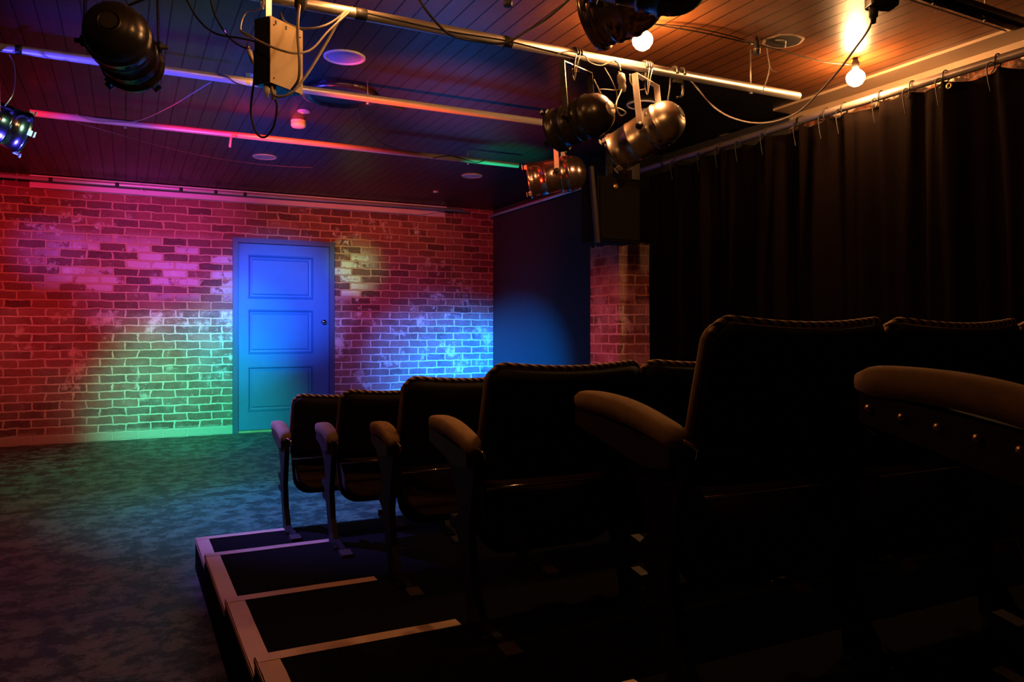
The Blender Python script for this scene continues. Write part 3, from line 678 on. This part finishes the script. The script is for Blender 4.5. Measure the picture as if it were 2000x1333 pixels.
# ---------------------------------------------------------------- ceiling fittings
def disc_fit(name, u, v, r, label, cat, grp=None, rim=M['white'], face=M['grille']):
    q = P(u, v, Z=CZ)
    t = empty(name, q, label, cat, grp)
    MB().lathe([(0, r), (-.006, r), (-.010, r*.96), (-.010, r*.86), (-.004, r*.83)], q, UP, 40, cap=False).build('rim', rim, t)
    MB().lathe([(-.004, r*.84), (-.008, r*.5), (-.009, .001)], q, UP, 40, cap=False).build('grille', face, t)
    return t
disc_fit('ceiling_speaker', 673, 111, .118, 'round purple-lit ceiling speaker, largest in view, right of the dimmer pack', 'ceiling speaker')
disc_fit('ceiling_speaker', 517, 306, .105, 'round ceiling speaker just below the far pink pipe', 'ceiling speaker')
disc_fit('ceiling_speaker', 922, 343, .105, 'small distant round ceiling speaker near the green-lit pipe end', 'ceiling speaker')
disc_fit('ceiling_speaker', 1253, 204, .105, 'dim round ceiling speaker half hidden behind the big silver lamp', 'ceiling speaker', face=M['black'], rim=M['grille'])
q = P(583, 236, Z=CZ)
t = empty('smoke_detector', q, 'white domed smoke detector on the ceiling under the tiny red light', 'smoke detector')
MB().lathe([(0, .055), (-.012, .055), (-.014, .045)], q, UP, 32, cap=False).build('base', M['white'], t)
MB().lathe([(-.012, .047), (-.02, .055), (-.04, .054), (-.05, .045), (-.054, .02), (-.055, .001)], q, UP, 32, cap=False).build('sensor_dome', M['white'], t)
q = P(594, 217, Z=CZ)
t = empty('sensor_disc', q, 'small flat white disc with a tiny red light above the smoke detector', 'sensor')
MB().lathe([(0, .046), (-.008, .044), (-.012, .03), (-.013, .001)], q, UP, 28, cap=False).build('disc', M['white'], t)
MB().lathe([(0, .006), (-.004, .005), (-.006, .001)], q+RT*(-.012)-UP*.012, UP, 10, cap=False).build('indicator_light', M['red_led'], t)
q = P(665, 184, Z=CZ)
t = empty('ceiling_vent', q, 'large round black ceiling vent behind the middle pipe', 'vent')
MB().lathe([(0, .245), (-.025, .245), (-.03, .225), (-.012, .20)], q, UP, 48, cap=False).build('ring', M['black_metal'], t)
MB().lathe([(-.012, .2), (-.014, .001)], q, UP, 48, cap=False).build('cover', M['black'], t)
MB().box(q+V(.36, .06, -.012), (.22, .04, .024), Matrix.Rotation(.35, 3, 'Z')).build('arm', M['black'], t)
cable('thin cable dropping from the black vent toward the far pipe', [P(697, 205, Z=2.69), P(705, 235, d=5.6), P(728, 265, d=5.9), P(752, 283, d=6.2), P(790, 295, d=6.4)], .003)
cable('thin slack cord below the far pink pipe', [P(147, 238, Y=6.1), P(230, 262, Y=6.4), P(340, 292, Y=6.8), P(440, 312, Y=7.1), P(540, 324, Y=7.3), P(640, 328, Y=7.5), P(760, 326, Y=7.6)], .003, M['cable_grey'], 'cord', 'cord')
cable('fine wire climbing from the far pipe to the middle pipe', [P(147, 222, Y=5.99), P(175, 234, Y=5.98), P(215, 238, Y=5.97), P(270, 236, Y=5.96), P(330, 210, Y=5.6), P(380, 180, Y=5.1), P(413, 160, Y=4.75)], .003, M['cable_grey'], 'wire', 'wire')
cable('short black cable crossing the purple part of the middle pipe', [P(425, 144, Y=4.67), P(443, 150, Y=4.66), P(460, 162, Y=4.66), P(480, 168, Y=4.68)], .004)
cable('tangled cable end on the far pipe near its green tip', [P(845, 309, Y=6.0), P(880, 304, Y=5.98), P(910, 312, Y=5.98), P(932, 318, Y=5.98), P(952, 310, Y=5.98)], .004)
cable('safety wire hanging beside the silver lamp at the left edge', [P(18, 107, Y=4.68), P(27, 125, Y=4.6), P(30, 155, Y=4.55), P(25, 185, Y=4.5), P(10, 207, Y=4.5)], .0025, M['steel_wire'], 'safety_wire', 'wire')
cable('black cable at the top left over the black stage lamp', [D(215, 18, 2.9), D(240, 15, 2.9), D(265, 5, 2.9), D(300, -8, 2.9)], .005)
q = P(851, 374, Z=CZ)
tag(MB().lathe([(0, .03), (-.012, .028), (-.014, .001)], q, UP, 18, cap=False).build('plaster_disc', M['white']), 'tiny pale cap on the dark ceiling near the brick wall', 'cap')
q = P(992, -1, d=3.3)
tag(MB().lathe([(0, .014), (-.03, .014), (-.04, .02), (-.06, .018)], q+UP*.03, UP, 12).build('hanging_fitting', M['black']), 'small black fitting hanging at the top edge above the wooden ceiling boards', 'fitting')

# ---------------------------------------------------------------- loudspeaker and box near pier
s0, s1 = P(1168, 470, Y=5.05), P(1252, 474, Y=5.05)
zt = P(1200, 345, Y=5.05).z; zb = s0.z
t = empty('loudspeaker', ((s0.x+s1.x)/2, 5.2, CZ), 'tall black loudspeaker cabinet hung above the brick pier', 'loudspeaker')
MB().box(((s0.x+s1.x)/2, 5.18, (zt+zb)/2), (s1.x-s0.x, .24, zt-zb), None, .008).build('cabinet', M['speaker'], t)
MB().box(((s0.x+s1.x)/2, 5.053, (zt+zb)/2), (s1.x-s0.x-.04, .012, zt-zb-.04)).build('front_grille', M['speaker'], t)
m = MB(); mx = (s0.x+s1.x)/2
m.box((mx, 5.2, (CZ+zt)/2), (.05, .03, CZ-zt)).box((mx, 5.2, CZ-.01), (.14, .1, .02)); m.build('mounting_bracket', M['black_metal'], t)
MB().lathe([(0, .028), (.006, .028), (.008, .01)], P(1203, 364, Y=5.04), (0, -1, 0), 16).build('badge', M['brass'], t)
tag(MB().prism([(P(1152, 325, Y=5.0).x, P(1152, 325, Y=5.0).z), (P(1158, 325, Y=5.0).x, P(1158, 325, Y=5.0).z), (P(1171, 474, Y=5.0).x, P(1171, 474, Y=5.0).z), (P(1164, 474, Y=5.0).x, P(1164, 474, Y=5.0).z)],
    lambda a_, b_, t_: V(a_, t_, b_), 4.99, 5.02).build('hanging_strap', M['wood_board']), 'grey strap hanging down the left edge of the loudspeaker', 'strap')
q = P(1238, 336, Y=4.9)
t = empty('junction_box', V(q.x, q.y, q.z+.1), 'small brown junction box below the big silver lamp', 'junction box')
MB().box(q, (.075, .06, .13), None, .004).build('box', M['wood_board'], t)
MB().cyl(q+V(0, 0, .06), V(q.x, q.y, CZ), .008).build('stem', M['black_metal'], t)
MB().tube([q+V(-.03, -.03, .05), q+V(-.07, -.03, .02), q+V(-.1, -.02, .06)], .004, 6).build('wire', M['cable_grey'], t)

# ---------------------------------------------------------------- curtain, rail, hooks
RX = 3.88; RZ = P(2000, 101, X=RX).z
ry0, ry1 = .4, P(1215, 332, X=RX).y
t = empty('curtain_rail', (RX, (ry0+ry1)/2, RZ), 'long curtain rail tube along the right wall, bright near the second bulb', 'curtain rail')
MB().lathe([(0, .023), (ry1-ry0, .023)], (RX, ry0, RZ), (0, 1, 0), 24).build('tube', M['rail'], t)
for y in (1.0, 3.6, 5.0):
    MB().box(((RX+WX)/2, y, RZ+.03), (WX-RX, .03, .006)).lathe([(0, .03), (.02, .03)], (RX, y-.01, RZ), (0, 1, 0), 16).build('wall_bracket', M['black_metal'], t)
HU = [1322, 1375, 1410, 1450, 1500, 1565, 1615, 1650, 1722, 1783, 1848, 1950]
hy = [P(u, 300, X=RX).y for u in HU]
hy = sorted(hy+[1.7], reverse=True)
CY0, CY1 = .5, 5.2
def fold(y):
    return .030*math.sin(y*19+1.3*math.sin(y*4.1))+.018*math.sin(y*43+2*math.sin(y*2.7))+.02*math.sin(y*6.3)
def topz(y):
    hs_ = sorted(hy+[CY0-.2, CY1+.15])
    for a_, b_ in zip(hs_, hs_[1:]):
        if a_ <= y <= b_:
            k = (y-a_)/(b_-a_); sag = min(.1, .16*(b_-a_))*(.35+.9*abs(noise.noise(V(a_*3.7, 1, 2))))
            return RZ-.032-sag*math.sin(PI*k)**.8
    return RZ-.1
NY, NZ = 560, 26
def cf(i, j):
    y = CY0+(CY1-CY0)*i; k = j; zt_ = topz(y); z = zt_*(1-k)+.42*0+.04*k
    amp = .55+.9*min(1, k*3); near = min(abs(y-h_) for h_ in hy); pin = max(0, 1-near/.05)*max(0, 1-k*2.2)
    return V(RX+.015+fold(y+.03*k)*amp*.9-.035*pin, y, z)
ct = empty('curtain', (RX, (CY0+CY1)/2, RZ), 'full-height black curtain hanging from hooks along the right wall', 'curtain')
m = MB(); m.grid(cf, NY, NZ); co = m.build('drape', M['curtain'], ct)
sol = co.modifiers.new('solid', 'SOLIDIFY'); sol.thickness = .004
first = None
ordw = ['first', 'second', 'third', 'fourth', 'fifth', 'sixth', 'seventh', 'eighth', 'ninth', 'tenth', 'eleventh', 'twelfth']
for i, y in enumerate(hy):
    lab = 'black curtain hook on the rail, %s along from the loudspeaker end' % ordw[min(i, 11)]
    if y < 2.2: lab = 'black curtain hook on the rail beyond the right edge'
    if first is None:
        first = empty('curtain_hook', (RX, y, RZ), lab, 'curtain hook', 'hooks along the curtain rail')
        arc = [V(RX, y, RZ)+V(math.cos(g_), 0, math.sin(g_))*.029 for g_ in [math.radians(k) for k in range(-60, 200, 20)]]
        hb = MB().tube([arc[0]+V(.004, 0, -.02)]+arc+[V(RX-.029, y, RZ-.02), V(RX-.02, y+.01, RZ-.05), V(RX-.02, y+.025, RZ-.062)], .0035, 6, 2)
        hb.build('wire_hook', M['black'], first)
        MB().tube([V(RX-.032, y, RZ-.03), V(RX-.034, y+.018, RZ-.012), V(RX-.036, y+.036, RZ-.03), V(RX-.034, y+.03, RZ-.1), V(RX-.03, y+.02, RZ-.16)], .003, 6).build('tie_cord', M['black'], first)
    else:
        h2 = first.copy(); COL.objects.link(h2); h2.location = (RX, y, RZ); h2['label'] = lab
        for ch in list(first.children):
            c2_ = ch.copy(); COL.objects.link(c2_); c2_.parent = h2
q = P(1855, 168, X=RX-.03)
tag(MB().lathe([(0, .016), (.006, .018), (.010, .012), (.006, .008), (0, .008)], P(1855, 168, X=RX-.05), (-1, 0, 0), 18).build('eyelet_ring', M['brass']), 'brass eyelet ring dangling at the curtain top near the second bulb', 'ring')
# torn plaster flakes on the wall by the end of the cornice
for (u, v, w_, h_, lab) in ((1415, 252, .16, .07, 'torn plaster scrap stuck by the cornice end over the dark rail'), (1490, 214, .16, .03, 'pale plaster flake at the end of the cream cornice')):
    q = P(u, v, X=WX-.02); n = 14
    pts = [(q.y+math.cos(2*PI*k/n)*w_*(.7+.5*random.random()), q.z+math.sin(2*PI*k/n)*h_*(.5+.6*random.random())) for k in range(n)]
    tag(MB().prism(pts, lambda a_, b_, t_: V(t_, a_, min(b_, CZ-.002)), WX-.03, WX-.001).build('plaster_flake', M['plaster']), lab, 'plaster')

# ---------------------------------------------------------------- risers
PX0, PX1 = .30, 3.80
plat = [(3.51, 4.0, .15, .74), (2.76, 3.51, .20, .83), (2.10, 2.76, .245, .815), (1.40, 2.10, .30, .866), (.66, 1.40, .38, 1.0), (-1.2, .66, .47, 1.0)]
names = ['lowest', 'second-lowest', 'third', 'fourth', 'fifth', 'topmost']
for i, (y0, y1, h, xt) in enumerate(plat):
    t = empty('seating_riser', ((PX0+PX1)/2, (y0+y1)/2, 0), 'black carpeted seating riser with pale edge tape, %s step up from the stage floor' % names[i], 'riser')
    MB().box(((PX0+PX1)/2, (y0+y1)/2, h/2), (PX1-PX0, y1-y0-.002, h), None, .006).build('deck', M['carpet'], t)
    tw = .057
    def strip(name, x0, x1, ya, yb, lift):
        m = MB(); nx = max(2, int((x1-x0)/.06)); ny = max(2, int((yb-ya)/.06))
        wb = lambda s_: .0025*noise.noise(V(s_*9, i*3.1, lift*1000))
        along = (x1-x0) > (yb-ya)
        def f_(a_, b_):
            x = x0+(x1-x0)*a_; y = ya+(yb-ya)*b_
            if along: y += wb(x)
            else: x += abs(wb(y))
            return V(x, y, h+.0012+lift)
        m.grid(f_, nx, ny, False)
        o = m.build(name, M['tape'], t); sd_ = o.modifiers.new('solid', 'SOLIDIFY'); sd_.thickness = .0008; return o
    strip('side_tape', PX0+.001, PX0+tw, y0+.004, y1-.004, .0)
    strip('front_tape', PX0+.001, xt, y1-.052, y1-.003, .0012)
    MB().box((PX0-.001, (y0+y1)/2, h-.009), (.0015, y1-y0-.01, .016)).build('side_tape_fold', M['tape'], t)

# ---------------------------------------------------------------- theatre seats
PITCH = .53
def seat_row(idx, X, Y, topz_, h, n, labels, studs=False, yb=.4, axc=-.032):
    s = (topz_-h)/.75; rec = math.radians(15)
    root = empty('theatre_seat', (X, Y, h), labels[0], 'theatre seat')
    o = root.location.copy()
    W = .517
    def B(x, z, t):   # point on the back: x across, z height, t thickness toward viewer
        dz = z-.75; y = -dz*math.tan(rec)*1.0
        cx = (x/W-.5)*2
        bow = -.028*(1-cx*cx)
        return o+V(x, y+bow-t, z*s)
    z0b, r = .415, .045
    def topc(x):
        k = x/W; e_ = min(x, W-x)
        z = .75-.016*math.sin(PI*k)
        if e_ < r: z -= r-math.sqrt(max(0, r*r-(r-e_)**2))
        return z
    # back: front face, rear face, rim
    nx, nz = 28, 10
    xs = [W*(.5-.5*math.cos(PI*i/nx)) for i in range(nx+1)]
    m = MB(); vs = []
    for side_t in (0, 1):
        for x in xs:
            for j in range(nz+1):
                k = j/nz; z = z0b+(topc(x)-z0b)*k
                e_ = min(x, W-x, )
                puff = .02*min(1, e_/.05)*min(1, (1-k)/.1+.25)
                vs.append(B(x, z, (.018+puff) if side_t else -(.02+puff)))
    N1 = (nx+1)*(nz+1); fs = []
    for st in (0, 1):
        for i in range(nx):
            for j in range(nz):
                q4 = (st*N1+i*(nz+1)+j, st*N1+(i+1)*(nz+1)+j, st*N1+(i+1)*(nz+1)+j+1, st*N1+i*(nz+1)+j+1); fs.append(q4 if st else q4[::-1])
    for i in range(nx):
        for j in (0, nz): a_ = i*(nz+1)+j; b_ = (i+1)*(nz+1)+j; fs.append((a_, b_, N1+b_, N1+a_))
    for j in range(nz):
        for i in (0, nx): a_ = i*(nz+1)+j; fs.append((a_, a_+1, N1+a_+1, N1+a_))
    m.add(vs, fs, True); back = m.build('backrest', M['back_vinyl'], root)
    # cloth band over the rim and striped braid along the upper edge
    pts = [B(x, topc(x)+.011, .002) for x in xs[1:-1]]
    MB().tube([p+V(0, -.0, .001) for p in pts], .0075, 8, 2).build('braid_piping', M['braid'], back)
    pts = [B(x, topc(x)-.001, -.012) for x in xs[1:-1]]
    MB().tube([B(0, .46, -.008), B(0, .6, -.01)]+pts+[B(W, .6, -.01)], .012, 8, 1).build('cloth_edge', M['velvet'], back)
    # rod at the foot of the back
    MB().cyl(o+V(-.01, .012, .40*s), o+V(PITCH-.012, .012, .40*s), .005, seg=10).build('rear_rod', M['chrome'], root)
    # tipped-up seat: pad + pan, standing at about 62 degrees
    p0 = V(0, .125, .17); p1 = V(0, .255, .50)
    ax = (p1-p0).normalized(); Ls = (p1-p0).length; nrm = ax.cross(V(1, 0, 0)).normalized()
    if nrm.y < 0: nrm = -nrm
    def seat_shape(m, off, th_, ins):
        n_ = 10; out = []
        wS = W-.05-2*ins; x0 = .025+ins; L0 = ins; L1 = Ls-ins; rr = .09
        for cx, cy, a0 in ((x0+wS-rr, L1-.04, 0), (x0+rr, L1-.04, 90), (x0+rr, L0+rr, 180), (x0+wS-rr, L0+rr, 270)):
            rr_ = rr if a0 >= 180 else .04
            cxx = (x0+wS-rr_) if a0 in (0, 270) else (x0+rr_)
            cyy = (L1-rr_) if a0 in (0, 90) else (L0+rr_)
            for k in range(7):
                g_ = math.radians(a0+k*15); out.append((cxx+rr_*math.cos(g_), cyy+rr_*math.sin(g_)))
        fn = lambda a_, b_, t_: o+V(a_, (p0+ax*b_+nrm*t_).y, (p0+ax*b_+nrm*t_).z*s)
        k0 = len(m.v)
        rings = []
        prof = [(0, .012), (.006, .004), (.015, 0), (th_-.03, 0), (th_-.012, .006), (th_-.003, .016), (th_, .03)]
        cxm = x0+wS/2; cym = (L0+L1)/2; vs = []; nn = len(out)
        for t_, ii in prof:
            kx = 1-ii/(wS/2); ky = 1-ii/((L1-L0)/2)
            vs += [fn(cxm+(a_-cxm)*kx, cym+(b_-cym)*ky, off+t_) for a_, b_ in out]
        fs = [(i*nn+k, i*nn+(k+1) % nn, (i+1)*nn+(k+1) % nn, (i+1)*nn+k) for i in range(len(prof)-1) for k in range(nn)]
        fs += [tuple(range(nn))[::-1], tuple((len(prof)-1)*nn+k for k in range(nn))]
        m.add(vs, fs, True); return m
    cush = seat_shape(MB(), -.085, .075, .008).build('seat_cushion', M['cushion'], root)
    seat_shape(MB(), -.01, .03, .0).build('seat_pan', M['seat_cloth'], root)
    # arm and cast side frame
    def arm(xc, yb=yb):
        sl = math.tan(math.radians(8)); ya = .035
        m = MB(); nA, nB = 14, 12; vs = []
        for i in range(nA+1):
            k = i/nA; y = ya+(yb-ya)*k
            z = (.512+sl*(y-ya)+.018*math.sin(PI*min(1, k*1.0)))*s
            wdt = (.028+.006*k)*(1-.35*max(0, (k-.9)/.1)**2)*(1-.3*max(0, (.06-k)/.06))
            hh = .034*(1-.45*max(0, (k-.9)/.1)**2)*(1-.35*max(0, (.06-k)/.06))
            for j in range(nB):
                g_ = 2*PI*j/nB
                cxx = math.copysign(abs(math.cos(g_))**.55, math.cos(g_))*wdt; czz = math.copysign(abs(math.sin(g_))**.55, math.sin(g_))*hh*.75
                vs.append(o+V(xc+cxx, y, z+czz))
        fs = [(i*nB+j, i*nB+(j+1) % nB, (i+1)*nB+(j+1) % nB, (i+1)*nB+j) for i in range(nA) for j in range(nB)]
        fs += [tuple(range(nB))[::-1], tuple(nA*nB+j for j in range(nB))]
        m.add(vs, fs, True); ar = m.build('armrest', M['velvet'], root)
        m = MB()
        ol = [(ya+.01, .50), (yb-.012, .50+sl*(yb-ya)), (yb-.012, .455+sl*(yb-ya)), (yb-.06, .445+sl*(yb-ya)), (ya+.10, .45), (ya+.01, .46)]
        m.prism(ol, lambda a_, b_, t_: o+V(t_, a_, b_*s), xc-.026, xc+.026)
        bd = m.build('arm_board', M['wood_board'], root)
        if studs:
            for k in range(6):
                y = yb-.03-k*.055
                MB().lathe([(0, .007), (.003, .006), (.006, .001)], o+V(xc-.026, y, (.48+sl*(y-ya))*s), (-1, 0, 0), 12).build('brass_stud', M['brass'], bd)
        # cast iron standard
        fr_ = [(.16, .49), (.25, .47), (.19, .42), (.15, .36), (.135, .31), (.165, .285), (.20, .292), (.205, .272), (.16, .25), (.135, .225), (.16, .215), (.20, .222), (.20, .2), (.13, .19),
               (.095, .10), (.072, .035), (.07, .018), (.07, 0), (-.19, 0), (-.19, .016), (-.02, .035), (.035, .12), (.06, .25), (.04, .36), (.02, .44), (.03, .50), (.10, .50)]
        m = MB(); m.prism(fr_, lambda a_, b_, t_: o+V(t_, a_, b_*s), xc-.012, xc+.012)
        lg = m.build('side_frame', M['iron'], root)
        MB().prism([(-.215, 0), (-.155, 0), (-.155, .022), (-.215, .014)], lambda a_, b_, t_: o+V(t_, a_, b_*s), xc-.024, xc+.024).build('foot_tip', M['foot'], lg)
        for bx_ in (-.017, .017): MB().lathe([(0, .007), (.012, .007)], o+V(xc+bx_, -.07, .0), UP, 8).build('foot_bolt', M['chrome'], lg)
        MB().tube([o+V(xc, .03, .515*s), o+V(xc+.012, .0, .50*s), o+V(xc+.02, .02, .475*s)], .005, 6).build('hinge_bracket', M['chrome'], lg)
        return
    arm(axc)
    seats = [root]
    for k in range(1, n):
        c = root.copy(); COL.objects.link(c); c.location = (X+k*PITCH, Y, h); c['label'] = labels[k]
        for ch in list(root.children):
            d_ = ch.copy(); COL.objects.link(d_); d_.parent = c
            for g_ in list(ch.children):
                e_ = g_.copy(); COL.objects.link(e_); e_.parent = d_
        seats.append(c)
    return seats
rown = ['front row', 'second row back', 'third row back', 'fourth row back', 'large foreground fifth row', 'nearest row at right edge']
posn = ['aisle-end dark theatre seat with tan arm, %s', 'second theatre seat from the aisle, %s', 'third theatre seat from the aisle, %s', 'fourth theatre seat from the aisle, %s', 'fifth theatre seat, by the curtain, %s']
rows = [(.755, 3.94, .818, .15, 5), (.86, 3.40, .873, .20, 5), (.91, 2.68, .969, .245, 5), (.93, 1.99, 1.044, .30, 5), (1.085, 1.24, 1.167, .38, 5), (1.06, .42, 1.27, .47, 5)]
for i, (X, Y, tz, h, n) in enumerate(rows):
    seat_row(i, X, Y, tz, h, n, [posn[k] % rown[i] for k in range(n)], studs=(i == 5), yb=(.33,.28,.26,.36,.43,.405)[i], axc=(-.03,-.03,-.03,-.03,-.05,-.035)[i])
